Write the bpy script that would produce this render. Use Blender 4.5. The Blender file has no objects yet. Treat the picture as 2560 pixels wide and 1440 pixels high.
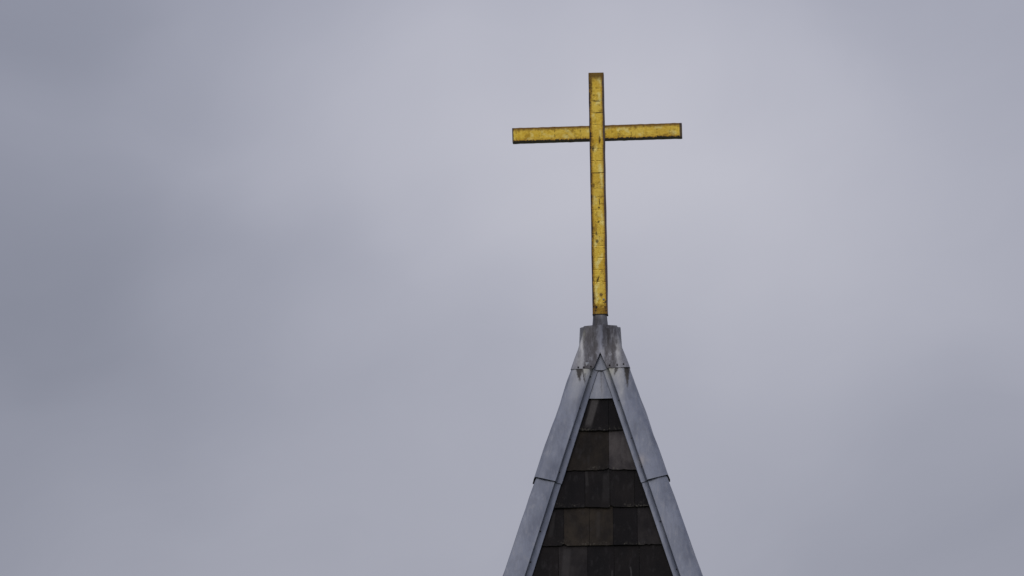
import bpy, math, random
from mathutils import Matrix, Vector, noise as mnoise

random.seed(7)
SC = bpy.context.scene
COL = SC.collection
R = math.radians

# ------------------------------------------------------------------ scale
S = 0.0026                 # metres covered by one pixel of the photograph at the spire
ELEV = R(7.0)              # the spire is seen from this far below
DIST = 75.0                # metres from the camera
SE, CE = math.sin(ELEV), math.cos(ELEV)
ZP = 1.6 + DIST * SE       # height of the top of the spire cap

# ------------------------------------------------------------------ camera
ROLL = R(-0.78)
FPX = DIST / S
cam_d = bpy.data.cameras.new('camera')
cam = bpy.data.objects.new('camera', cam_d)
COL.objects.link(cam)
SC.camera = cam
cam_d.sensor_width = 36.0
cam_d.lens = FPX * 36.0 / 2560.0
cam_d.clip_start = 0.5
cam_d.clip_end = 6000.0
_a, _b = 220.6, -100.0     # the cap top sits right of and below the middle of the picture
_cr, _sr = math.cos(ROLL), math.sin(ROLL)
_v = Vector((_a * _cr - _b * _sr, _a * _sr + _b * _cr, FPX)).normalized()
_th = math.asin(SE / math.hypot(_v.y, _v.z)) - math.atan2(_v.y, _v.z)
_yaw = math.atan2(_v.x, _v.z * math.cos(_th) - _v.y * math.sin(_th))
cam.matrix_world = (Matrix.Translation((0, -DIST * CE, ZP - DIST * SE)) @ Matrix.Rotation(_yaw, 4, 'Z')
                    @ Matrix.Rotation(math.pi / 2 + _th, 4, 'X') @ Matrix.Rotation(ROLL, 4, 'Z'))
SC.view_settings.view_transform = 'Standard'
SC.view_settings.look = 'None'
SC.view_settings.exposure = 0.0
SC.view_settings.gamma = 1.0
SC.cycles.filter_width = 1.5
SC.render.resolution_x, SC.render.resolution_y = 1024, 576


# ------------------------------------------------------------------ node expressions
class X:
    """A node socket with arithmetic."""
    def __init__(s, nt, sock): s.nt, s.k = nt, sock
    def _m(s, op, *a):
        n = s.nt.nodes.new('ShaderNodeMath'); n.operation = op
        for i, v in enumerate((s,) + a):
            if isinstance(v, X): s.nt.links.new(v.k, n.inputs[i])
            else: n.inputs[i].default_value = v
        return X(s.nt, n.outputs[0])
    def __add__(s, o): return s._m('ADD', o)
    __radd__ = __add__
    def __mul__(s, o): return s._m('MULTIPLY', o)
    __rmul__ = __mul__
    def __sub__(s, o): return s._m('SUBTRACT', o)
    def __rsub__(s, o): return (s * -1.0) + o
    def __truediv__(s, o): return s._m('DIVIDE', o)
    def abs(s): return s._m('ABSOLUTE')
    def floor(s): return s._m('FLOOR')
    def frac(s): return s._m('FRACT')
    def pow(s, o): return s._m('POWER', o)
    def exp(s): return s._m('EXPONENT')
    def max(s, o): return s._m('MAXIMUM', o)
    def min(s, o): return s._m('MINIMUM', o)
    def clamp(s): return s.max(0.0).min(1.0)
    def step(s, lo, hi):
        """smoothstep from 0 at lo to 1 at hi"""
        n = s.nt.nodes.new('ShaderNodeMapRange'); n.interpolation_type = 'SMOOTHSTEP'
        flip = lo > hi
        s.nt.links.new(s.k, n.inputs['Value'])
        n.inputs['From Min'].default_value, n.inputs['From Max'].default_value = (hi, lo) if flip else (lo, hi)
        n.inputs['To Min'].default_value, n.inputs['To Max'].default_value = (1, 0) if flip else (0, 1)
        return X(s.nt, n.outputs[0])


def put(nt, v, sock):
    if isinstance(v, X): nt.links.new(v.k, sock)
    elif isinstance(v, (tuple, list)): sock.default_value = (*v, 1.0) if len(sock.default_value) == 4 and len(v) == 3 else v
    else: sock.default_value = v

def vec(nt, x, y, z=0.0):
    n = nt.nodes.new('ShaderNodeCombineXYZ')
    for i, v in enumerate((x, y, z)): put(nt, v, n.inputs[i])
    return X(nt, n.outputs[0])

def split(nt, v):
    n = nt.nodes.new('ShaderNodeSeparateXYZ'); nt.links.new(v.k, n.inputs[0])
    return [X(nt, o) for o in n.outputs]

def noise(nt, v, scale=1.0, detail=3.0, rough=0.55, dist=0.0):
    n = nt.nodes.new('ShaderNodeTexNoise')
    n.inputs['Scale'].default_value, n.inputs['Detail'].default_value = scale, detail
    n.inputs['Roughness'].default_value, n.inputs['Distortion'].default_value = rough, dist
    nt.links.new(v.k, n.inputs['Vector'])
    return X(nt, n.outputs[0])

def rnd(nt, v):
    n = nt.nodes.new('ShaderNodeTexWhiteNoise'); n.noise_dimensions = '1D'
    nt.links.new(v.k, n.inputs['W'])
    return X(nt, n.outputs[0])

def mix(nt, f, a, b, mode='MIX'):
    n = nt.nodes.new('ShaderNodeMix'); n.data_type = 'RGBA'; n.blend_type = mode; n.clamp_factor = True
    put(nt, f, n.inputs[0]); put(nt, a, n.inputs[6]); put(nt, b, n.inputs[7])
    return X(nt, n.outputs[2])

def tex(nt, which, uvmap=None):
    if uvmap:
        n = nt.nodes.new('ShaderNodeUVMap'); n.uv_map = uvmap
        return X(nt, n.outputs[0])
    n = nt.nodes.new('ShaderNodeTexCoord')
    return X(nt, n.outputs[which])

def attr(nt, name, out='Fac'):
    n = nt.nodes.new('ShaderNodeAttribute'); n.attribute_name = name
    return X(nt, n.outputs[out])

def material(name):
    m = bpy.data.materials.new(name); m.use_nodes = True
    nt = m.node_tree
    return m, nt, nt.nodes['Principled BSDF']

def bump(nt, b, h, strength, distance):
    n = nt.nodes.new('ShaderNodeBump')
    n.inputs['Strength'].default_value, n.inputs['Distance'].default_value = strength, distance
    nt.links.new(h.k, n.inputs['Height']); nt.links.new(n.outputs[0], b.inputs['Normal'])


# ------------------------------------------------------------------ sky: an even overcast over a daylight sky
SUN_EL, SUN_AZ = R(42.0), R(200.0)     # the veiled sun stands behind the camera, a little to its left
world = bpy.data.worlds.new('World')
SC.world = world
world.use_nodes = True
wt = world.node_tree
bg = wt.nodes['Background']
sky = wt.nodes.new('ShaderNodeTexSky')
sky.sky_type = 'NISHITA'
sky.sun_disc = False
sky.sun_elevation, sky.sun_rotation = SUN_EL, SUN_AZ
sky.air_density, sky.dust_density = 1.0, 2.0
wd = tex(wt, 'Generated')
wx, wy, wz = split(wt, wd)
# cloud layer: soft banks a degree or two across, drifting down to the right
warp = noise(wt, wd, 30.0, 2.0) - 0.5
warp2 = noise(wt, vec(wt, wz, wx, wy), 34.0, 2.0) - 0.5
cx = wx + warp * 0.030
cz = wz + warp2 * 0.022
rot = R(-24)
ca, sa = math.cos(rot), math.sin(rot)
bx_, bz_ = cx * ca - cz * sa, cx * sa + cz * ca
banks = noise(wt, vec(wt, bx_ * 22.0, wy * 6.0, bz_ * 46.0), 1.0, 2.5, 0.45) - 0.5
wisps = noise(wt, vec(wt, bx_ * 60.0, wy * 20.0, bz_ * 105.0), 1.0, 3.0, 0.5) - 0.5
fine = noise(wt, vec(wt, bx_ * 150.0, wy * 40.0, bz_ * 260.0), 1.0, 4.0, 0.55, 0.4) - 0.5
# large light and dark sky banks, lens vignette painted in: centre, reach, strength
lum = 0.723 + banks * 0.035 + wisps * 0.055 + fine * 0.028
_cm = cam.matrix_world.to_3x3()
def sky_dir(px, py):
    return (_cm @ Vector((px - 1280.0, 720.0 - py, -FPX))).normalized()
for px, py, rx, ry, k in [
        (1330, 430, 600, 380, 0.147), (1000, 220, 480, 240, 0.061), (1700, 200, 560, 260, 0.039), (2000, 540, 560, 370, 0.135),
        (-60, 800, 480, 400, -0.225), (230, 340, 300, 150, 0.035), (560, 930, 420, 240, -0.027), (790, 620, 360, 160, -0.045), (-80, -40, 490, 350, -0.225), (1290, 500, 280, 170, 0.035),
        (900, 1330, 620, 260, 0.061), (2620, 1380, 460, 420, -0.100), (2640, 60, 460, 420, -0.051), (1850, 1150, 460, 300, 0.016),
        (150, 1420, 420, 260, -0.074)]:
    c = sky_dir(px, py)
    dx = (cx - c.x) / (rx * S / DIST)
    dz = (cz - c.z) / (ry * S / DIST)
    lum = lum + (dx * dx + dz * dz).__mul__(-0.7).exp() * wy.step(0.0, 0.2) * k
# an overcast brightens towards the zenith
dome = wz.max(0.0) * 1.75 + 0.80
cloud_c = mix(wt, (lum - 0.45).__mul__(1.82).clamp(), (4.80, 4.93, 6.20), (5.09, 5.04, 5.68))
cl = wt.nodes.new('ShaderNodeVectorMath'); cl.operation = 'SCALE'
wt.links.new(cloud_c.k, cl.inputs[0]); wt.links.new((lum * dome).k, cl.inputs['Scale'])
final = mix(wt, 0.93, X(wt, sky.outputs[0]), X(wt, cl.outputs[0]))
wt.links.new(final.k, bg.inputs['Color'])
bg.inputs['Strength'].default_value = 0.1

sun_d = bpy.data.lights.new('sun', 'SUN')
sun = bpy.data.objects.new('sun', sun_d)
COL.objects.link(sun)
sun_d.energy, sun_d.angle, sun_d.color = 0.6, R(30.0), (1.0, 0.96, 0.90)
_sd = Vector((math.sin(SUN_AZ) * math.cos(SUN_EL), math.cos(SUN_AZ) * math.cos(SUN_EL), math.sin(SUN_EL)))
sun.rotation_euler = _sd.to_track_quat('Z', 'Y').to_euler()
sun.location = _sd * 60


# ------------------------------------------------------------------ mesh helpers
class MB:
    """Collects faces with a uv per corner, a material slot and a tint; links them as ONE mesh object."""
    def __init__(s): s.v, s.f, s.uv, s.mi, s.tint = [], [], [], [], []
    def vert(s, p): s.v.append(tuple(p)); return len(s.v) - 1
    def face(s, idx, uv=None, mi=0, tint=(0.5, 0.5, 0.5)):
        s.f.append(tuple(idx)); s.uv.append(uv or [(0, 0)] * len(idx)); s.mi.append(mi); s.tint.append(tint)
    def build(s, name, mats, parent=None, smooth=None):
        me = bpy.data.meshes.new(name)
        me.from_pydata(s.v, [], s.f)
        u = me.uv_layers.new(name='UVMap')
        for p in me.polygons:
            p.material_index = s.mi[p.index]
            for li, q in zip(p.loop_indices, s.uv[p.index]): u.data[li].uv = q
        t = me.color_attributes.new('tint', 'FLOAT_COLOR', 'CORNER')
        for p in me.polygons:
            for li in p.loop_indices: t.data[li].color = (*s.tint[p.index], 1.0)
        for m in (mats if isinstance(mats, (list, tuple)) else [mats]): me.materials.append(m)
        if smooth is not None:
            me.shade_smooth()
            me.set_sharp_from_angle(angle=R(smooth))
        me.update()
        o = bpy.data.objects.new(name, me)
        COL.objects.link(o)
        if parent: o.parent = parent
        return o

def P(x, d, ya):
    """pixels -> metres: x right of the axis, d towards the viewer, ya down the axis (820 = cap top)"""
    return Vector((x * S, -d * S, ZP - (ya - 820.0) * S / CE))
def ya_of(y_img, d): return y_img + d * SE

def tag(o, label=None, cat=None, group=None, kind=None):
    for k, v in (('label', label), ('category', cat), ('group', group), ('kind', kind)):
        if v: o[k] = v
    return o

def fix_normals(o):
    import bmesh
    bm = bmesh.new(); bm.from_mesh(o.data)
    bmesh.ops.recalc_face_normals(bm, faces=bm.faces)
    bm.to_mesh(o.data); bm.free()

def bevel(o, w, seg=2, ang=35):
    m = o.modifiers.new('bevel', 'BEVEL'); m.width = w; m.segments = seg
    m.limit_method = 'ANGLE'; m.angle_limit = R(ang); m.harden_normals = False


# ------------------------------------------------------------------ materials
def gold_material(name, hw, length, bar):
    """gold leaf laid in 8 cm squares, worn and tarnished; uv = (along, across) in pixels of the photograph"""
    m, nt, b = material(name)
    u, v, _ = split(nt, tex(nt, 0, 'UVMap'))
    uvv = vec(nt, u, v)
    n1 = noise(nt, uvv, 0.030, 3.0)
    n2 = noise(nt, uvv, 0.16, 4.0, 0.6)
    n3 = noise(nt, uvv, 0.45, 3.0, 0.6)
    fine = noise(nt, vec(nt, u * (0.06 if bar else 0.06), v * 0.5), 1.0, 3.0)      # along the bar
    drip = noise(nt, vec(nt, u * (0.5 if bar else 0.05), v * (0.05 if bar else 0.45)), 1.0, 3.0)   # down the weather
    ucell = (u / 32.1 + 0.32 if bar else u / 30.35 - 0.318) + (n1 - 0.5) * 0.10 + (n2 - 0.5) * 0.09
    cell = rnd(nt, ucell.floor() + (3.0 if bar else 41.0))
    col = mix(nt, n2.step(0.28, 0.72), (0.80, 0.505, 0.032), (0.95, 0.69, 0.105))
    big = noise(nt, vec(nt, u * 0.016, v * 0.02, 21.0), 1.0, 2.0, 0.5)
    col = mix(nt, big.step(0.46, 0.64) * 0.45, col, (0.62, 0.345, 0.012))
    col = mix(nt, cell * 0.45, col, (0.95, 0.70, 0.130))
    col = mix(nt, drip.step(0.52, 0.80) * 0.55, col, (0.50, 0.28, 0.015))
    inner = ((v.abs() / hw) + (n2 - 0.5) * 0.5).step(0.42, 1.0)
    col = mix(nt, inner * 0.75, col, (0.52, 0.25, 0.008))
    # leaf seams
    fr = (ucell.frac() - 0.5).abs()
    seam = fr.step(0.435, 0.492) * noise(nt, uvv, 0.12, 2.0).step(0.40, 0.60)
    col = mix(nt, seam * (rnd(nt, (ucell - 0.5).floor() + 7.0) * 0.55 + 0.25), col, (0.15, 0.07, 0.006))
    # a second seam running along the bar, off centre
    s2 = ((v + hw * (0.72 if not bar else 0.55)) + (n2 - 0.5) * 2.0).abs().step(1.0, 0.2) * noise(nt, uvv, 0.05, 2.0).step(0.48, 0.60)
    col = mix(nt, s2 * 0.55, col, (0.20, 0.10, 0.01))
    # dark flecks where the leaf has gone, larger round the weathered places
    worn = noise(nt, vec(nt, u * 0.011, v * 0.03, 2.0), 1.0, 2.0) - 0.5
    fleck = (noise(nt, vec(nt, u * 0.15, v * 0.17), 1.0, 4.0, 0.62) + (n1 - 0.5) * 0.35 + worn * 0.25).step(0.635, 0.71)
    col = mix(nt, fleck * 0.70 * worn.step(-0.22, 0.12), col, (0.060, 0.032, 0.006))
    soft = (noise(nt, vec(nt, u * 0.06, v * 0.06, 7.0), 1.0, 3.0, 0.6) + worn * 0.3).step(0.52, 0.72)
    col = mix(nt, soft * 0.60, col, (0.26, 0.125, 0.010))
    scr = noise(nt, vec(nt, u * (0.02 if bar else 0.045), v * (0.30 if bar else 0.22), 5.0), 1.0, 4.0, 0.65).step(0.60, 0.76)
    col = mix(nt, scr * 0.55, col, (0.16, 0.085, 0.010))
    # brighter, paler patches in the middle of some leaves
    bright_patch = noise(nt, vec(nt, u * 0.035, v * 0.045, 11.0), 1.0, 2.0, 0.5).step(0.52, 0.70) * (v.abs() / hw).step(0.9, 0.4)
    col = mix(nt, bright_patch * 0.90, col, (1.0, 0.85, 0.30))
    # tarnish creeping in from the edges
    if bar:
        topm = ((hw - v) + (n2 - 0.5) * 12.0 + (n1 - 0.5) * 10.0).step(11.0, 1.5)
        col = mix(nt, topm * 0.88, col, (0.17, 0.085, 0.016))
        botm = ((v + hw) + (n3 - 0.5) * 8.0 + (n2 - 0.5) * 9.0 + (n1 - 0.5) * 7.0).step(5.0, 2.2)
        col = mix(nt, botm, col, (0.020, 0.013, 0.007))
        endm = ((length * 0.5 - u.abs()) - u.step(0.0, 1.0) * 2.4 + (n2 - 0.5) * 3.5).step(4.2, 1.6)
        col = mix(nt, endm * 0.92, col, (0.055, 0.040, 0.036))
        tarn = (topm + botm + endm).clamp()
    else:
        e = (hw - v.abs())
        col = mix(nt, (e + (n2 - 0.5) * 9.0 + (n1 - 0.5) * 8.0).step(9.5, 1.5) * 0.75, col, (0.20, 0.088, 0.008))
        edge = (e + (n3 - 0.5) * 6.0 + (n2 - 0.5) * 8.0 + (n1 - 0.5) * 7.0).step(4.4, 1.6)
        col = mix(nt, edge, col, (0.035, 0.020, 0.012))
        rim = ((hw - v) + (n3 - 0.5) * 2.5 + (n1 - 0.5) * 4.0).step(5.4, 3.2)     # leaf lost along the weather side
        col = mix(nt, rim * 0.95, col, (0.085, 0.062, 0.060))
        for y0, x0, ry, rx, k in ((350, 6, 10, 2.6, 0.9), (372, -11, 8, 2.6, 0.8), (433, 1, 1.6, 15, 0.9), (505, 3, 8, 1.3, 0.9), (520, 1.5, 2.6, 2.2, 0.95),
                                  (556, -1, 2.2, 3.4, 0.95), (585, -6, 5, 3, 0.8), (604, -5, 4.5, 4, 0.8), (770, -12, 9, 5.5, 0.95), (212, -13, 24, 3.5, 0.75),
                                  (464, -12, 6, 4, 0.5), (282, 4, 1.5, 13, 0.8), (253, 0, 1.5, 11, 0.8), (775, 12, 8, 5, 0.6)):
            q = ((u - (y0 - 181.0)) / ry).pow(2.0) + ((v - x0) / rx).pow(2.0)
            col = mix(nt, (q + (n3 - 0.5) * 4.5 + (n2 - 0.5) * 2.0).step(1.7, 0.1) * k, col, (0.060, 0.030, 0.008))
        topm = (u + (n2 - 0.5) * 16.0).step(27.0, 7.0)
        col = mix(nt, topm * 0.92, col, (0.16, 0.085, 0.012))
        bot = ((length - u) + (n2 - 0.5) * 26.0).step(34.0, 12.0)
        col = mix(nt, bot * 0.75, col, (0.24, 0.115, 0.010))
        bf = ((length - u)).step(50.0, 30.0) * noise(nt, uvv, 0.11, 3.0).step(0.55, 0.66)
        col = mix(nt, bf * 0.9, col, (0.030, 0.018, 0.008))
        # the round rusty spot, and the scuff above it
        spot = ((u - 557.0).pow(2.0) + (v - 3.0).pow(2.0)).pow(0.5)
        spot = (spot + (n3 - 0.5) * 5.0).step(6.0, 2.4)
        col = mix(nt, spot * 0.85, col, (0.13, 0.062, 0.012))
        sc = ((u - 518.0) / 9.0).pow(2.0) + ((v + 4.0 + (u - 518.0) * 0.35) / 2.4).pow(2.0)
        col = mix(nt, (sc + (n3 - 0.5) * 4.0).step(1.5, 0.2) * 0.9, col, (0.07, 0.035, 0.008))
        tarn = (edge + topm + bf + spot).clamp()
    put(nt, col, b.inputs['Base Color'])
    put(nt, 0.62 - tarn * 0.45, b.inputs['Metallic'])
    put(nt, 0.36 + n2 * 0.16 + tarn * 0.3, b.inputs['Roughness'])
    bump(nt, b, n2 * 0.7 + n3 * 0.3 - seam * 0.5, 0.45, 0.004)
    return m

def dark_metal(name, c=(0.150, 0.120, 0.125)):
    m, nt, b = material(name)
    n = noise(nt, tex(nt, 'Object'), 60.0, 3.0)
    put(nt, mix(nt, n, tuple(k * 0.6 for k in c), tuple(k * 1.5 for k in c)), b.inputs['Base Color'])
    b.inputs['Roughness'].default_value = 0.75
    b.inputs['Metallic'].default_value = 0.2
    return m

def zinc_material(name, base=(0.158, 0.174, 0.219), lo=(0.116, 0.130, 0.171), grime=0.0, drips_and_shade=(), chalk_and_light=()):
    """weathered sheet zinc. Streaks run down the sheet (object x / z, in pixels of the photograph)."""
    m, nt, b = material(name)
    ox, oy, oz = split(nt, tex(nt, 'Object'))
    px = ox / S
    pd = oy / S
    py = (ZP - oz) * (CE / S) + 820.0 + pd * SE      # back to the height it has on the front
    u, v, _ = split(nt, tex(nt, 0, 'UVMap'))
    cloud = noise(nt, vec(nt, px * 0.020, pd * 0.020, py * 0.011), 1.0, 4.0, 0.6)
    streak = noise(nt, vec(nt, px * 0.14, pd * 0.14, py * 0.008), 1.0, 3.0, 0.55)
    grain = noise(nt, vec(nt, px * 0.5, pd * 0.5, py * 0.16), 1.0, 3.0, 0.6)
    col = mix(nt, cloud.step(0.34, 0.66), tuple(c * 0.93 for c in lo), tuple(c * 1.06 for c in base))
    col = mix(nt, streak.step(0.48, 0.72) * 0.45, col, (0.21, 0.215, 0.24))
    col = mix(nt, streak.step(0.48, 0.28) * 0.28, col, (0.095, 0.097, 0.115))
    col = mix(nt, grain.step(0.42, 0.70) * 0.16, col, (0.10, 0.10, 0.108))
    wob = (noise(nt, vec(nt, px * 0.10, py * 0.16, 3.0), 1.0, 3.0) - 0.5)
    for (x0, y0, rx, ry, k, c) in chalk_and_light:               # pale or yellowish run-off bloom; on the cap also painted light
        q = ((px - x0) / rx).pow(2.0) + ((py - y0) / ry).pow(2.0)
        col = mix(nt, (q * -1.0).exp() * (streak * 0.6 + grain * 0.7) * k, col, c)
    if grime:
        g1 = noise(nt, vec(nt, px * 0.10, pd * 0.10, py * 0.012), 1.0, 4.0, 0.6)
        g2 = noise(nt, vec(nt, px * 0.04, pd * 0.04, py * 0.03), 1.0, 4.0, 0.6)
        a_ = px.abs().min(pd.abs()) + (g2 - 0.5) * 30.0     # across each side of the cap, from its middle fold
        band = a_.step(4.0, 11.0) * a_.step(47.0, 36.0)
        gm = (band * 0.62 + (g1 - 0.5) * 1.9 + (grain - 0.5) * 0.7 + 0.06).step(-0.15, 0.95)
        col = mix(nt, gm * grime, col, (0.036, 0.032, 0.034))
        col = mix(nt, g1.step(0.42, 0.30) * 0.45, col, (0.24, 0.24, 0.25))
    for (x0, y0, hw, ln, slant, k) in drips_and_shade:           # dark run marks, and the sleeve's painted shade; widest at the top
        t = (py - y0) / ln
        dx = (px - x0 - t * slant + wob * 5.0 * t).abs()
        w = (1.0 - t) * hw + 0.35
        mk = (w - dx + (grain - 0.5) * 7.0 + (streak - 0.5) * 5.0).step(-2.2, 2.6) * t.step(-0.02, 0.02) * t.step(1.05, 0.65)
        col = mix(nt, (mk * (k * 1.1)).clamp(), col, (0.016, 0.013, 0.011))
    put(nt, col, b.inputs['Base Color'])
    b.inputs['Metallic'].default_value = 0.35
    put(nt, 0.36 + cloud * 0.22, b.inputs['Roughness'])
    bump(nt, b, cloud * 0.8 + grain * 0.2, 0.25, 0.006)
    return m

def slate_material(name):
    m, nt, b = material(name)
    u, v, _ = split(nt, tex(nt, 0, 'UVMap'))           # u across the slate in px, v up from its lower edge in px
    o = tex(nt, 'Object')
    ox, oy, oz = split(nt, o)
    t = attr(nt, 'tint', 'Color')
    n1 = noise(nt, vec(nt, ox * 9.0, oy * 9.0, oz * 5.0), 1.0, 5.0, 0.65)
    n2 = noise(nt, vec(nt, ox * 60.0, oy * 60.0, oz * 60.0), 1.0, 4.0, 0.6)
    n4 = noise(nt, vec(nt, ox * 34.0, oy * 34.0, oz * 3.2), 1.0, 3.0, 0.5)
    col = mix(nt, n1.step(0.30, 0.72), (0.45, 0.42, 0.44), (1.35, 1.30, 1.22))
    col = mix(nt, 1.0, t, col, 'MULTIPLY')
    col = mix(nt, n4.step(0.54, 0.74) * 0.32, col, (0.036, 0.033, 0.034))
    col = mix(nt, n2.step(0.60, 0.78) * 0.30, col, (0.050, 0.044, 0.038))
    px, py = ox / S, (ZP - oz) * (CE / S) + 820.0 + oy / S * SE
    wob = (n1 - 0.5)
    for x0, y0, x1, y1, hw, k in ((-11, 992, -33, 1068, 12.0, 0.9), (66, 1085, 74, 1160, 9, 0.6), (55, 1085, 52, 1150, 5, 0.35),
                                  (-37, 1176, -35, 1215, 5, 0.25), (70, 1412, 71, 1445, 2.2, 0.55), (26, 1420, 24, 1445, 2.5, 0.35),
                                  (-86, 1366, -92, 1440, 13, 0.28), (-120, 1275, -128, 1340, 7, 0.2), (12, 1182, 10, 1255, 12, 0.15), (-8, 1275, -10, 1345, 6, 0.15)):
        t_ = (py - y0) / (y1 - y0)
        mk = ((px - x0 - t_ * (x1 - x0) + wob * 8.0).abs()).step(hw, hw * 0.45) * t_.step(-0.05, 0.05) * t_.step(1.05, 0.8)
        col = mix(nt, mk * k * (0.45 + n2 * 0.6), col, (0.085, 0.078, 0.074))
    lich = v.step(14.0, 1.0) * (noise(nt, vec(nt, ox * 75.0, oy * 75.0, oz * 75.0 + 4.0), 1.0, 3.0, 0.6)).step(0.50, 0.64) \
        * noise(nt, vec(nt, ox * 10.0, oy * 10.0, oz * 10.0 + 9.0), 1.0, 2.0).step(0.46, 0.62)
    col = mix(nt, lich * 0.5, col, (0.12, 0.11, 0.085))
    put(nt, col, b.inputs['Base Color'])
    put(nt, 0.72 + n1 * 0.15, b.inputs['Roughness'])
    b.inputs['Specular IOR Level'].default_value = 0.18
    bump(nt, b, n2 * 0.6 + n1 * 0.6, 0.5, 0.006)
    return m

def plain(name, c1, c2, scale, rough=0.85):
    m, nt, b = material(name)
    n = noise(nt, tex(nt, 'Object'), scale, 5.0)
    put(nt, mix(nt, n.step(0.3, 0.7), c1, c2), b.inputs['Base Color'])
    b.inputs['Roughness'].default_value = rough
    return m

M_DARK = dark_metal('tarnished_metal')
M_NAIL = dark_metal('nail_iron', (0.022, 0.018, 0.018))
M_BOLT = plain('bolt_steel', (0.35, 0.36, 0.38), (0.12, 0.11, 0.10), 200.0, 0.35)
M_SLATE = slate_material('dark_slate')
M_ZINC = zinc_material('weathered_zinc')
PALE, YEL = (0.32, 0.32, 0.315), (0.31, 0.30, 0.21)
M_ZINC_L = zinc_material('stained_zinc', drips_and_shade=[
    (-53.5, 920, 8.0, 38, 3.0, 0.9), (-45.5, 921, 2.6, 42, 9.0, 0.95), (-24.5, 921, 2.8, 13, -1.0, 0.8),
    (-73, 917, 5.0, 26, -9.0, 0.7), (-38, 932, 1.2, 24, 2.0, 0.55)],
    chalk_and_light=[(-40, 930, 22, 38, 0.95, PALE), (-36, 924, 20, 14, 0.6, YEL), (-62, 960, 16, 60, 0.5, PALE)])
M_ZINC_R = zinc_material('stained_zinc_sheet', drips_and_shade=[
    (65.5, 914, 8.5, 62, 2.0, 0.92), (41.5, 916, 5.5, 26, -8.0, 0.85), (28, 918, 1.2, 10, 1.0, 0.5)],
    chalk_and_light=[(40, 926, 26, 40, 0.9, PALE), (26, 922, 14, 18, 0.8, YEL), (52, 970, 8, 60, 0.55, PALE), (100, 1150, 9, 14, 0.5, (0.38, 0.33, 0.28))])
M_CAP = zinc_material('grimy_zinc', base=(0.18, 0.182, 0.205), lo=(0.14, 0.142, 0.16), grime=0.95, drips_and_shade=[
    (-40, 820, 6.0, 75, 0.0, 0.45), (20, 820, 4.0, 60, 0.0, 0.55), (31, 826, 3.0, 90, 1.0, 0.3), (-15, 830, 3.5, 70, 0.0, 0.3)],
    chalk_and_light=[(2, 845, 5, 34, 1.0, (0.30, 0.31, 0.37)), (-45, 872, 6, 42, 1.3, (0.40, 0.40, 0.40)), (44, 870, 7, 42, 1.2, (0.38, 0.38, 0.375)), (-52, 905, 8, 14, 0.8, PALE), (-41, 832, 5, 14, 0.8, YEL)])  # paler middle fold; outer panels mix weathering with light painted into the colour
M_SLEEVE = zinc_material('dull_lead', base=(0.105, 0.105, 0.115), lo=(0.065, 0.064, 0.072), drips_and_shade=[(-10, 785, 7, 60, 0, 0.4)])  # the sleeve's dark left side is shade put into the colour
M_APRON = zinc_material('apron_zinc', base=(0.172, 0.186, 0.222), lo=(0.128, 0.140, 0.172), drips_and_shade=[(1, 925, 1.6, 66, 2, 0.45), (-14, 930, 1.4, 60, -8, 0.4), (13, 935, 1.0, 40, 5, 0.3)], chalk_and_light=[(4, 960, 5, 40, 0.6, (0.27, 0.26, 0.25)), (-8, 975, 6, 25, 0.5, (0.27, 0.28, 0.30))])
M_STONE = plain('tower_render', (0.30, 0.28, 0.25), (0.42, 0.40, 0.36), 3.0)
M_GRASS = plain('grass_ground', (0.05, 0.07, 0.025), (0.10, 0.11, 0.05), 0.4, 0.95)

# ------------------------------------------------------------------ ground
g = MB()
gi = [g.vert((x, y, 0)) for x, y in ((-2500, -2500), (2500, -2500), (2500, 2500), (-2500, 2500))]
g.face(gi)
tag(g.build('ground', M_GRASS), kind='structure')

# ------------------------------------------------------------------ the spire
W0, Y0, KW = 71.8, 920.0 + 71.8 * SE, 0.344 / (1 + SE * 0.344)
def W(ya): return W0 + (ya - Y0) * KW              # half width to the outside of the hip sheets
def ya_front(y_img): return (y_img + SE * (W0 - KW * Y0)) / (1 - SE * KW)
EAVES = 2000.0

spire = bpy.data.objects.new('church_spire', None)
COL.objects.link(spire)
spire.rotation_euler = (0, 0, R(-1.0))
tag(spire, 'steep dark slate church spire with grey zinc hips and capped top under the cross', 'church spire')

def turn(p, q):
    """quarter turns about the axis"""
    x, y, z = p
    for _ in range(q % 4): x, y = -y, x
    return (x, y, z)

# hip sheets: profile in the horizontal plane, (in from the corner along the face, back from the face)
HALF = [(70.5, 20.0), (70.5, 13.6), (69.6, 12.9), (63.0, 12.0), (58.4, 10.4), (55.8, 7.6), (54.2, 4.0),
        (53.6, 0.6), (52.6, 0.0), (46.0, -0.2), (36.0, -0.9), (26.0, -0.6), (14.0, -0.2), (8.0, 0.5), (4.2, 1.5)]
PROF = HALF + [(2.2, 2.2)] + [(b, a) for a, b in reversed(HALF)]
def prof_inset(k):
    out = []
    n = len(PROF)
    for i, (a, b) in enumerate(PROF):
        pa, na = PROF[max(i - 1, 0)], PROF[min(i + 1, n - 1)]
        tx, ty = na[0] - pa[0], na[1] - pa[1]
        L = math.hypot(tx, ty) or 1
        nx, ny = -ty / L, tx / L
        out.append((a + nx * k, b + ny * k))
    return out
ARC = [0.0]
for i in range(1, len(PROF)):
    ARC.append(ARC[-1] + math.hypot(PROF[i][0] - PROF[i - 1][0], PROF[i][1] - PROF[i - 1][1]))
MID = ARC[len(HALF)]
# direction that points into the roof
_t = prof_inset(1.0)[10]
SGN = 1.0 if _t[1] > PROF[10][1] else -1.0

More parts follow.
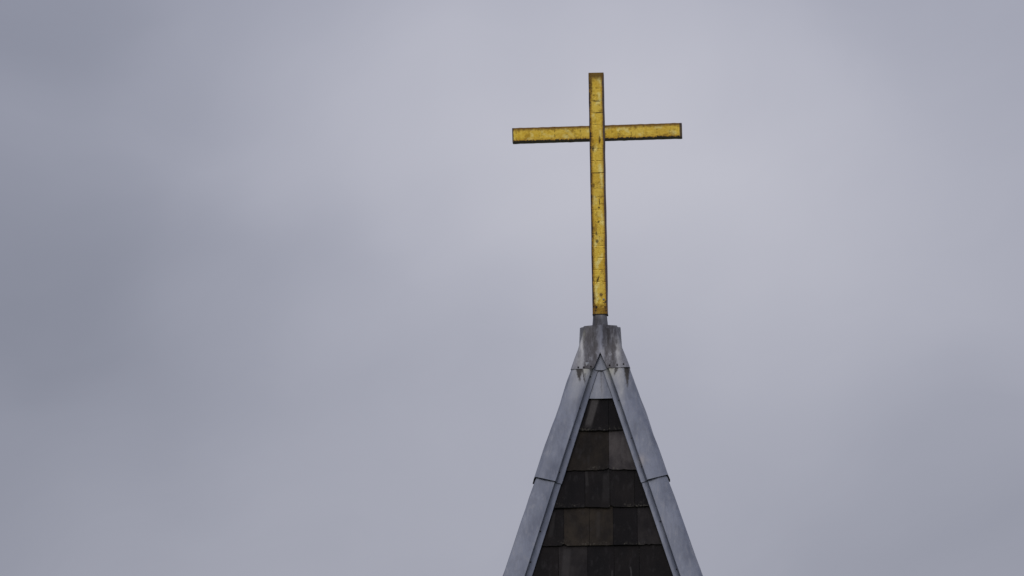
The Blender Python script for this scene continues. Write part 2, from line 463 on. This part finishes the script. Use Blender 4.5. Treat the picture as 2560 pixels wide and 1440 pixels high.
def hip_sheet(q, top, bot, inset, mat, lip, seed, skew_top=0.24, skew_bot=0.24):
    mb = MB()
    pf = prof_inset(SGN * inset)
    pin = prof_inset(SGN * (inset + 1.9))
    n = 26
    rows = []
    for j in range(n + 1 + (1 if lip else 0)):
        t = min(j, n) / n
        pr = pin if j > n else pf
        row = []
        for i, (a, b) in enumerate(pr):
            arc = abs(ARC[i] - MID)
            sk = arc * (skew_top * (1 - t) + skew_bot * t)
            bow = 1.5 * math.sin(min(arc, 58) / 58 * math.pi) * (1 - abs(2 * t - 1)) * 0.4
            ya = top + (bot - top) * t + sk
            w = W(ya)
            fw = 0.955 + 0.105 * max(0.0, min(1.0, (ya - 985.0) / 460.0))     # the sheets widen downwards
            a, b = (a * fw, b) if a > b else (a, b * fw)
            fl = 3.2 * t if lip else 2.7                 # the upper sheet flares a little over the lower one
            w += fl
            a, b = a + fl * min(1.0, max(a, b) / 55.0) * (a > b) + fl * min(1.0, a / 17.0) * (a < b), b + fl * min(1.0, b / 17.0) * (a >= b) + fl * min(1.0, max(a, b) / 55.0) * (b > a)
            wob = 0.0
            if 6 < i < len(PROF) - 7:
                wob = (mnoise.noise(Vector((ARC[i] * 0.035 + seed * 9.1, ya * 0.013, seed))) * 2.6
                       + mnoise.noise(Vector((ARC[i] * 0.02, ya * 0.035, seed * 3.0))) * 0.6)
            row.append(mb.vert(turn(P(w - a + (wob if b > a else 0), w - b + (wob if a > b else 0), ya), q)))
        rows.append(row)
    for j in range(len(rows) - 1):
        for i in range(len(PROF) - 1):
            uv = [((ARC[i + di] - MID) * 0.01, (j + dj) * 0.3) for di, dj in ((0, 0), (1, 0), (1, 1), (0, 1))]
            mb.face([rows[j][i], rows[j][i + 1], rows[j + 1][i + 1], rows[j + 1][i]], uv)
    o = mb.build('hip_flashing', mat, spire, smooth=32)
    fix_normals(o)
    return o

def nail(parent, p, nrm, r=2.1 * S, h=1.6 * S, name='nail', mat=None):
    mb = MB()
    z = Vector(nrm).normalized()
    x = z.orthogonal().normalized(); y = z.cross(x)
    rings = []
    for rr, hh in ((r, -h), (r, h * 0.4), (r * 0.7, h)):
        rings.append([mb.vert(Vector(p) + (x * math.cos(a) + y * math.sin(a)) * rr + z * hh) for a in [k * math.pi / 4 for k in range(8)]])
    for a, b in zip(rings, rings[1:]):
        for k in range(8): mb.face([a[k], a[(k + 1) % 8], b[(k + 1) % 8], b[k]])
    mb.face(rings[-1])
    o = mb.build(name, mat or M_NAIL, parent)
    return o

JOINT = ya_front(1186.5)
TOPY = ya_front(905.0)
nrm_f = Vector((0, -1, KW))
hips = {}
for q, mat in ((0, M_ZINC_R), (3, M_ZINC_L), (1, M_ZINC), (2, M_ZINC)):
    hips[q, 0] = hip_sheet(q, TOPY, JOINT, 0.0, mat, True, q + 1.0, skew_top=0.0)
    hips[q, 1] = hip_sheet(q, JOINT - 14, EAVES, 1.7, M_ZINC, True, q + 5.0, skew_bot=0.0)
# nails along the fold of the front sheets: image height of each
for side, q, ys in ((-1, 3, (940, 1018, 1095, 1176, 1320, 1395)), (1, 0, (1000, 1094, 1165, 1300, 1418))):
    for y in ys:
        ya = ya_front(y)
        up = 0 if y < 1189 else 1
        nail(hips[q, up], P(side * (W(ya) - 55.9 * (0.955 + 0.105 * max(0.0, min(1.0, (ya - 985.0) / 460.0)))), W(ya) - 6.4 - (2.2 if up else 0), ya), (-side * 0.7, -1, 0.3), 1.9 * S, 1.5 * S)

# slates: four faces, rows at the heights seen, each slate a thin slab lifted at its lower edge
ROWS = [940.0, 1072.5, 1170.5, 1262.0, 1355.5, 1449.0]
while ROWS[-1] < 1900: ROWS.append(ROWS[-1] + 94)
FRONT = {   # joints (px from the axis) and tints of the rows that show, from the top row down
    0: ([-60, 19, 60], ['k', 'k']),
    1: ([-110, 19, 110], ['b', 'p']),
    2: ([-130, -41, 21, 82, 150], ['k', 'd', 'd', 'k']),
    3: ([-180, -94, -31, 28, 88, 180], ['d', 'p2', 'p2', 'k', 'g2']),
    4: ([-230, -108, -36, 30, 92, 230], ['d', 'g2', 'k', 'd', 'd']),
}
TINT = {'g': (0.0215, 0.0185, 0.0180), 'g2': (0.0175, 0.0155, 0.0155), 'k': (0.0056, 0.0046, 0.0050), 'b': (0.0158, 0.0126, 0.0096), 'd': (0.0088, 0.0073, 0.0072), 'p2': (0.0290, 0.0232, 0.0170), 'p': (0.066, 0.060, 0.060)}

def slate_face(q):
    rng = random.Random(20 + q)
    mb = MB()
    # the boarding under the slates
    def corner(x, ya, up): return mb.vert(turn(P(x, W(ya) - 24 + up, ya), q))
    yt = ya_front(900)
    b = [corner(-(W(EAVES) - 20), EAVES, 0), corner(W(EAVES) - 20, EAVES, 0), corner(max(W(yt) - 24, 4), yt, 0), corner(-max(W(yt) - 24, 4), yt, 0)]
    mb.face(b, tint=TINT['k'])
    for r in range(len(ROWS) - 1):
        y1, y2 = ya_front(ROWS[r]), ya_front(ROWS[r + 1])
        lim = W(y2) - 22
        if q == 0 and r in FRONT:
            js, ts = FRONT[r]
        else:
            js, x = [-lim], -lim + rng.uniform(20, 90)
            while x < lim - 25:
                js.append(x); x += rng.choice((58, 66, 92, 110)) + rng.uniform(-6, 6)
            js.append(lim)
            ts = [rng.choice('ddkbkg') for _ in js]
            ts = ['g2' if t == 'g' else t for t in ts]
        for k in range(len(js) - 1):
            xa, xb = max(js[k], -lim - 4) + 0.45, min(js[k + 1], lim + 4) - 0.45
            if xb - xa < 4: continue
            t0 = TINT[ts[k]]
            f = rng.uniform(0.85, 1.18)
            tint = tuple(c * f for c in t0)
            droop = rng.uniform(-1.9, 1.9)
            lift = rng.uniform(3.8, 6.4)
            tilt = rng.uniform(-1.3, 1.3)
            ns = max(3, int((xb - xa) / 7))
            chip = (rng.choice((-1, 1)), rng.uniform(0.72, 0.95), rng.uniform(2.5, 6.0)) if rng.random() < 0.55 else None
            top, low, und = [], [], []
            for i in range(ns + 1):
                x = xa + (xb - xa) * i / ns
                e = 2 * i / ns - 1
                yb = y2 + droop * e + rng.uniform(-0.4, 0.4) - (rng.uniform(0.2, 1.3) if i in (0, ns) else 0)
                if chip and chip[0] * e > chip[1]: yb -= chip[2] * (chip[0] * e - chip[1]) / (1 - chip[1])
                if rng.random() < 0.12: yb -= rng.uniform(0.8, 2.2)
                c_ = lambda yy: max(-(W(yy) - 40), min(W(yy) - 40, x))
                top.append(mb.vert(turn(P(c_(y1 - 16), W(y1 - 16) - 23.6, y1 - 16), q)))
                low.append(mb.vert(turn(P(c_(y2), W(yb) - 23.0 + lift + tilt * e, yb), q)))
                und.append(mb.vert(turn(P(c_(y2), W(yb) - 23.8 + (lift - 4.2 if lift > 4.2 else 0), yb + 0.6), q)))
            H = y2 - y1
            for i in range(ns):
                ua, ub = xa + (xb - xa) * i / ns, xa + (xb - xa) * (i + 1) / ns
                mb.face([low[i], low[i + 1], top[i + 1], top[i]], [(ua, 0), (ub, 0), (ub, H), (ua, H)], 0, tint)
                mb.face([und[i], und[i + 1], low[i + 1], low[i]], [(ua, 0), (ub, 0), (ub, 1), (ua, 1)], 0, tuple(c * 0.9 for c in tint))
            for A in ((top[0], und[0], low[0]), (top[-1], und[-1], low[-1])):
                mb.face(A, [(0, 50)] * 3, 0, tuple(c * 0.8 for c in tint))
    o = mb.build('slate_roofing', M_SLATE, spire)
    fix_normals(o)
    return o
for q in range(4): slate_face(q)

# apron: the sheet that closes the top of each face above the first slates
def apron(q):
    mb = MB()
    yA, yB = ya_front(905), ya_front(994)
    n, rows = 10, []
    for j in range(9):
        t = min(j, 7) / 7
        row = []
        for i in range(n + 1):
            e = 2 * i / n - 1
            ya = yA + (yB - yA) * t + (1.2 * e * e * t * -1)
            hw = max(W(ya) - 62, 3)
            d = W(ya) - 15.4 - (4.0 if j == 8 else 0) + 0.8 * math.cos(e * 3.0)
            row.append(mb.vert(turn(P(e * hw, d, ya), q)))
        rows.append(row)
    for j in range(8):
        for i in range(n):
            mb.face([rows[j][i], rows[j][i + 1], rows[j + 1][i + 1], rows[j + 1][i]])
    o = mb.build('apron_flashing', M_APRON, spire, smooth=40)
    fix_normals(o)
for q in range(4): apron(q)

# cap: one sheet folded from an octagonal neck out over the four hips, notched in the middle of each side
CAPROWS = [  # image height, middle of the side, diagonal corner
    (813.0, 48.9, 38.8), (819, 49.4, 40.5), (839, 50.6, 45.6), (860, 52.6, 52.3), (872, 54.8, 56.2), (880, 57.5, 59.3), (894, 63.0, 64.6), (908, 68.4, 69.6), (920, 73.0, 73.8)]
mb = MB()
cen = lambda y, d: ya_of(y, d)
for q in range(4):
    grid = []
    for j, (y, c, g_) in enumerate(CAPROWS):
        xi = 0.0 if y <= 880 else 17.0 * (y - 880) / 40.0
        # front half from the middle to the diagonal, then its mirror on the next side
        half = []
        m_ = 7
        for i in range(m_ + 1):
            t = i / m_
            x = xi + (g_ - xi) * t
            d = c + (g_ - c) * t
            # the fold down the middle stands proud; the panels beside it are slightly hollow
            if y <= 880:
                f = min(1.0, (880 - y) / 50.0 + 0.15)
                d += f * (1.8 * max(0.0, 1 - t * m_ * 0.9) - 1.3 * math.sin(math.pi * min(1, t)))
            # soften the diagonal
            if i == m_: x -= 1.6; d -= 1.6
            if y > 880: d += 0.6 * math.sin(t * 3.1)
            half.append((x, d))
        lipy = y + (mnoise.noise(Vector((j * 1.7, q, 0))) * 0.8 if j == 0 else 0)
        # 4-fold symmetric: use the axis height of the front face
        ya = cen(lipy, c)
        pts = half + [(d, x) for x, d in reversed(half[:-1])]
        wav = [mnoise.noise(Vector((k * 0.8 + q * 7, j * 0.6, 2.2))) * (0.7 if 0 < k < len(pts) - 1 else 0) for k in range(len(pts))]
        grid.append([mb.vert(turn(P(x, d + w_, ya + (mnoise.noise(Vector((k * 0.55, q * 3, 5))) * 3.4 * (0 < k < len(pts) - 1) if j == 0 else 0)), q)) for k, ((x, d), w_) in enumerate(zip(pts, wav))])
    # hem at the bottom: turned in
    y, c, g_ = CAPROWS[-1]
    last = grid[-1]
    hem = []
    for k, vi in enumerate(last):
        p = Vector(mb.v[vi])
        hem.append(mb.vert((p.x * 0.945, p.y * 0.945, p.z + 0.4 * S)))
    grid.append(hem)
    for j in range(len(grid) - 1):
        for i in range(len(grid[0]) - 1):
            mb.face([grid[j][i], grid[j][i + 1], grid[j + 1][i + 1], grid[j + 1][i]])
    # returns of the notch, going back to the tongue
    for e in (0, -1):
        rws = [j for j in range(len(CAPROWS)) if CAPROWS[j][0] >= 880]
        back = []
        for j in rws:
            p = Vector(turn(mb.v[grid[j][e]], -q))
            if e == 0: bp = (p.x * 0.92, p.y + 13 * S * min(1, (CAPROWS[j][0] - 879) / 12.0), p.z)
            else: bp = (p.x - 13 * S * min(1, (CAPROWS[j][0] - 879) / 12.0), p.y * 0.92, p.z)
            back.append(mb.vert(turn(bp, q)))
        for a in range(len(rws) - 1):
            mb.face([grid[rws[a]][e], grid[rws[a + 1]][e], back[a + 1], back[a]])
    # lid from the neck rim in to the sleeve
    rim = grid[0]
    inner = []
    for vi in rim:
        p = Vector(mb.v[vi])
        k = 15.0 * S / math.hypot(p.x, p.y)
        inner.append(mb.vert((p.x * k, p.y * k, ZP + 7.0 * S)))
    for i in range(len(rim) - 1): mb.face([rim[i], rim[i + 1], inner[i + 1], inner[i]])
cap = mb.build('spire_cap', M_CAP, spire, smooth=24)
import bmesh
_bm = bmesh.new(); _bm.from_mesh(cap.data)
bmesh.ops.remove_doubles(_bm, verts=_bm.verts, dist=0.0004)
bmesh.ops.recalc_face_normals(_bm, faces=_bm.faces)
for v in _bm.verts:      # the cap sits a little askew
    k = min(1.0, max(0.0, (ZP - v.co.z) / (100 * S)))
    v.co.z += v.co.x * 0.022 * k
_bm.to_mesh(cap.data); _bm.free()
sol = cap.modifiers.new('sheet', 'SOLIDIFY'); sol.thickness = 1.6 * S; sol.offset = -1.0

# rounded tongue showing in the notch of each side
def tongue(q):
    mb = MB()
    rows = []
    for j in range(8):
        t = min(j, 6) / 6
        y = 874 + 50 * t
        hw = 2.0 + 17.5 * t
        row = []
        for i in range(9):
            e = 2 * i / 8 - 1
            yy = y + (1.5 - 4.5 * e * e) * t * t
            d = 44.5 + (y - 874) * KW * 1.04 + 1.6 * (1 - e * e) - (3.5 if j == 7 else 0)
            row.append(mb.vert(turn(P(e * hw, d, ya_of(yy, d)), q)))
        rows.append(row)
    for j in range(7):
        for i in range(8): mb.face([rows[j][i], rows[j][i + 1], rows[j + 1][i + 1], rows[j + 1][i]])
    o = mb.build('tongue_flashing', M_APRON, spire, smooth=40)
    fix_normals(o)
for q in range(4): tongue(q)

# the nails that hold the cap
for x, y in ((-55, 917), (-41, 917), (-23.5, 915.5), (23, 913), (42, 912.5), (58, 911)):
    d = 73.0 + (y - 920) * 0.39
    nail(cap, P(x, d + 2.2, ya_of(y, d)), nrm_f, 2.1 * S, 1.5 * S)

# lead sleeve round the foot of the cross
mb = MB()
prof = [(786.0, 16.8), (787.0, 17.4), (800, 18.3), (812, 19.4), (822, 20.6)]
rings = []
for y, r in prof:
    ring = []
    for k in range(24):
        a = 2 * math.pi * (k + 0.5) / 24
        c, s_ = math.cos(a), math.sin(a)
        n = (abs(c) ** 5 + abs(s_) ** 5) ** (-1 / 5)
        ring.append(mb.vert(P(r * n * c, r * n * s_, y + 1.0)))
    rings.append(ring)
for a, b in zip(rings, rings[1:]):
    for k in range(24): mb.face([a[k], a[(k + 1) % 24], b[(k + 1) % 24], b[k]])
mb.face(rings[0])
sl = mb.build('lead_sleeve', M_SLEEVE, spire, smooth=40)
fix_normals(sl)

# the tower below, out of the picture
mb = MB()
ez = P(0, 0, EAVES).z
h = (W(EAVES) - 60) * S
lo = [mb.vert((x * h, y * h, 0)) for x, y in ((-1, -1), (1, -1), (1, 1), (-1, 1))]
hi = [mb.vert((x * h, y * h, ez + 0.06)) for x, y in ((-1, -1), (1, -1), (1, 1), (-1, 1))]
for k in range(4): mb.face([lo[k], lo[(k + 1) % 4], hi[(k + 1) % 4], hi[k]])
tw = mb.build('tower_wall', M_STONE, spire)
fix_normals(tw)
mb = MB()
hs = (W(EAVES) - 12) * S
a = [mb.vert((x * hs, y * hs, ez)) for x, y in ((-1, -1), (1, -1), (1, 1), (-1, 1))]
mb.face(a)
mb.build('soffit', M_STONE, spire)

# ------------------------------------------------------------------ the cross
cross = bpy.data.objects.new('gilded_cross', None)
COL.objects.link(cross)
base_ya = 787.0
cross.location = P(0.9, 0, base_ya)
CYAW = R(-1.2)
cross.rotation_euler = (0, R(-0.17), CYAW)
tag(cross, 'tall plain gilded cross of worn gold leaf standing on the spire top', 'cross')

HWU, DEP = 19.1, 17.5
LEN_U = 605.0
M_GOLD_U = gold_material('gold_leaf', HWU, LEN_U, False)

def bar_mesh(p0, axis, across, length, hw, dep, uv_of, n=40, uneven=0.8):
    """a square bar: rings along it, front face first slot, the rest dark"""
    mb = MB()
    rings = []
    ax, ac, fr = Vector(axis), Vector(across), Vector((0, -1, 0))
    for j in range(n + 1):
        t = j / n
        j1 = mnoise.noise(Vector((t * 14, hw, length))) * uneven
        j2 = mnoise.noise(Vector((t * 14, hw + 9, length))) * uneven
        c = Vector(p0) + ax * (length * t)
        ring = []
        for sa_, sf in ((-1, 1), (1, 1), (1, -1), (-1, -1)):
            ww = hw + (j1 if sa_ < 0 else j2)
            ring.append((mb.vert((c + ac * (sa_ * ww) + fr * (sf * dep)) * S), (length * t, sa_ * ww)))
        rings.append(ring)
    for a, b in zip(rings, rings[1:]):
        for k in range(4):
            k2 = (k + 1) % 4
            q = [a[k], a[k2], b[k2], b[k]]
            mb.face([x[0] for x in q], [uv_of(*x[1]) for x in q], 0 if k == 0 else 1)
    for r in (rings[0], rings[-1]): mb.face([x[0] for x in r], mi=1)
    return mb

up = bar_mesh((0, 0, 0), (0, 0, 1), (1, 0, 0), LEN_U / CE, HWU, DEP, lambda u, v: (LEN_U - u * CE, v)).build('upright', [M_GOLD_U, M_DARK], cross)
fix_normals(up); bevel(up, 0.9 * S)
# upright runs on into the sleeve
ARM_Z = (787.0 - 332.2) / CE
ASL = math.tan(R(0.62))       # the cross-piece is not quite square to the upright
HWA = 18.0
for side in (-1, 1):
    L = 212.6 - HWU + 0.5
    mat = gold_material('gold_leaf_arm', HWA, 425.0, True)
    arm = bar_mesh((side * (HWU - 0.5), 3.0, ARM_Z + side * ASL * HWU), (side, 0, side * ASL), (-ASL, 0, 1), L, HWA, DEP,
                   lambda u, v, s=side: (s * (u + HWU), v)).build('arm', [mat, M_DARK], cross)
    fix_normals(arm); bevel(arm, 0.9 * S)
nail(cross, Vector((9.0, -DEP - 0.5, 36.5)) * S, (0, -1, 0.1), 2.6 * S, 2.0 * S, 'bolt', M_BOLT)
nail(cross, Vector((-9.5, -DEP - 0.3, 17.0)) * S, (0, -1, 0), 2.6 * S, 1.2 * S, 'bolt', M_NAIL)
mb = MB()     # dark seat plate under the foot
c8 = [mb.vert((x * (HWU + 0.3) * S, y * (DEP + 0.4) * S, z * S)) for z in (-1.8, 0.0) for x, y in ((-1, -1), (1, -1), (1, 1), (-1, 1))]
for k in range(4): mb.face([c8[k], c8[(k + 1) % 4], c8[4 + (k + 1) % 4], c8[4 + k]])
mb.face(c8[:4]); mb.face(c8[4:])
ft = mb.build('foot_plate', M_NAIL, cross)
fix_normals(ft)
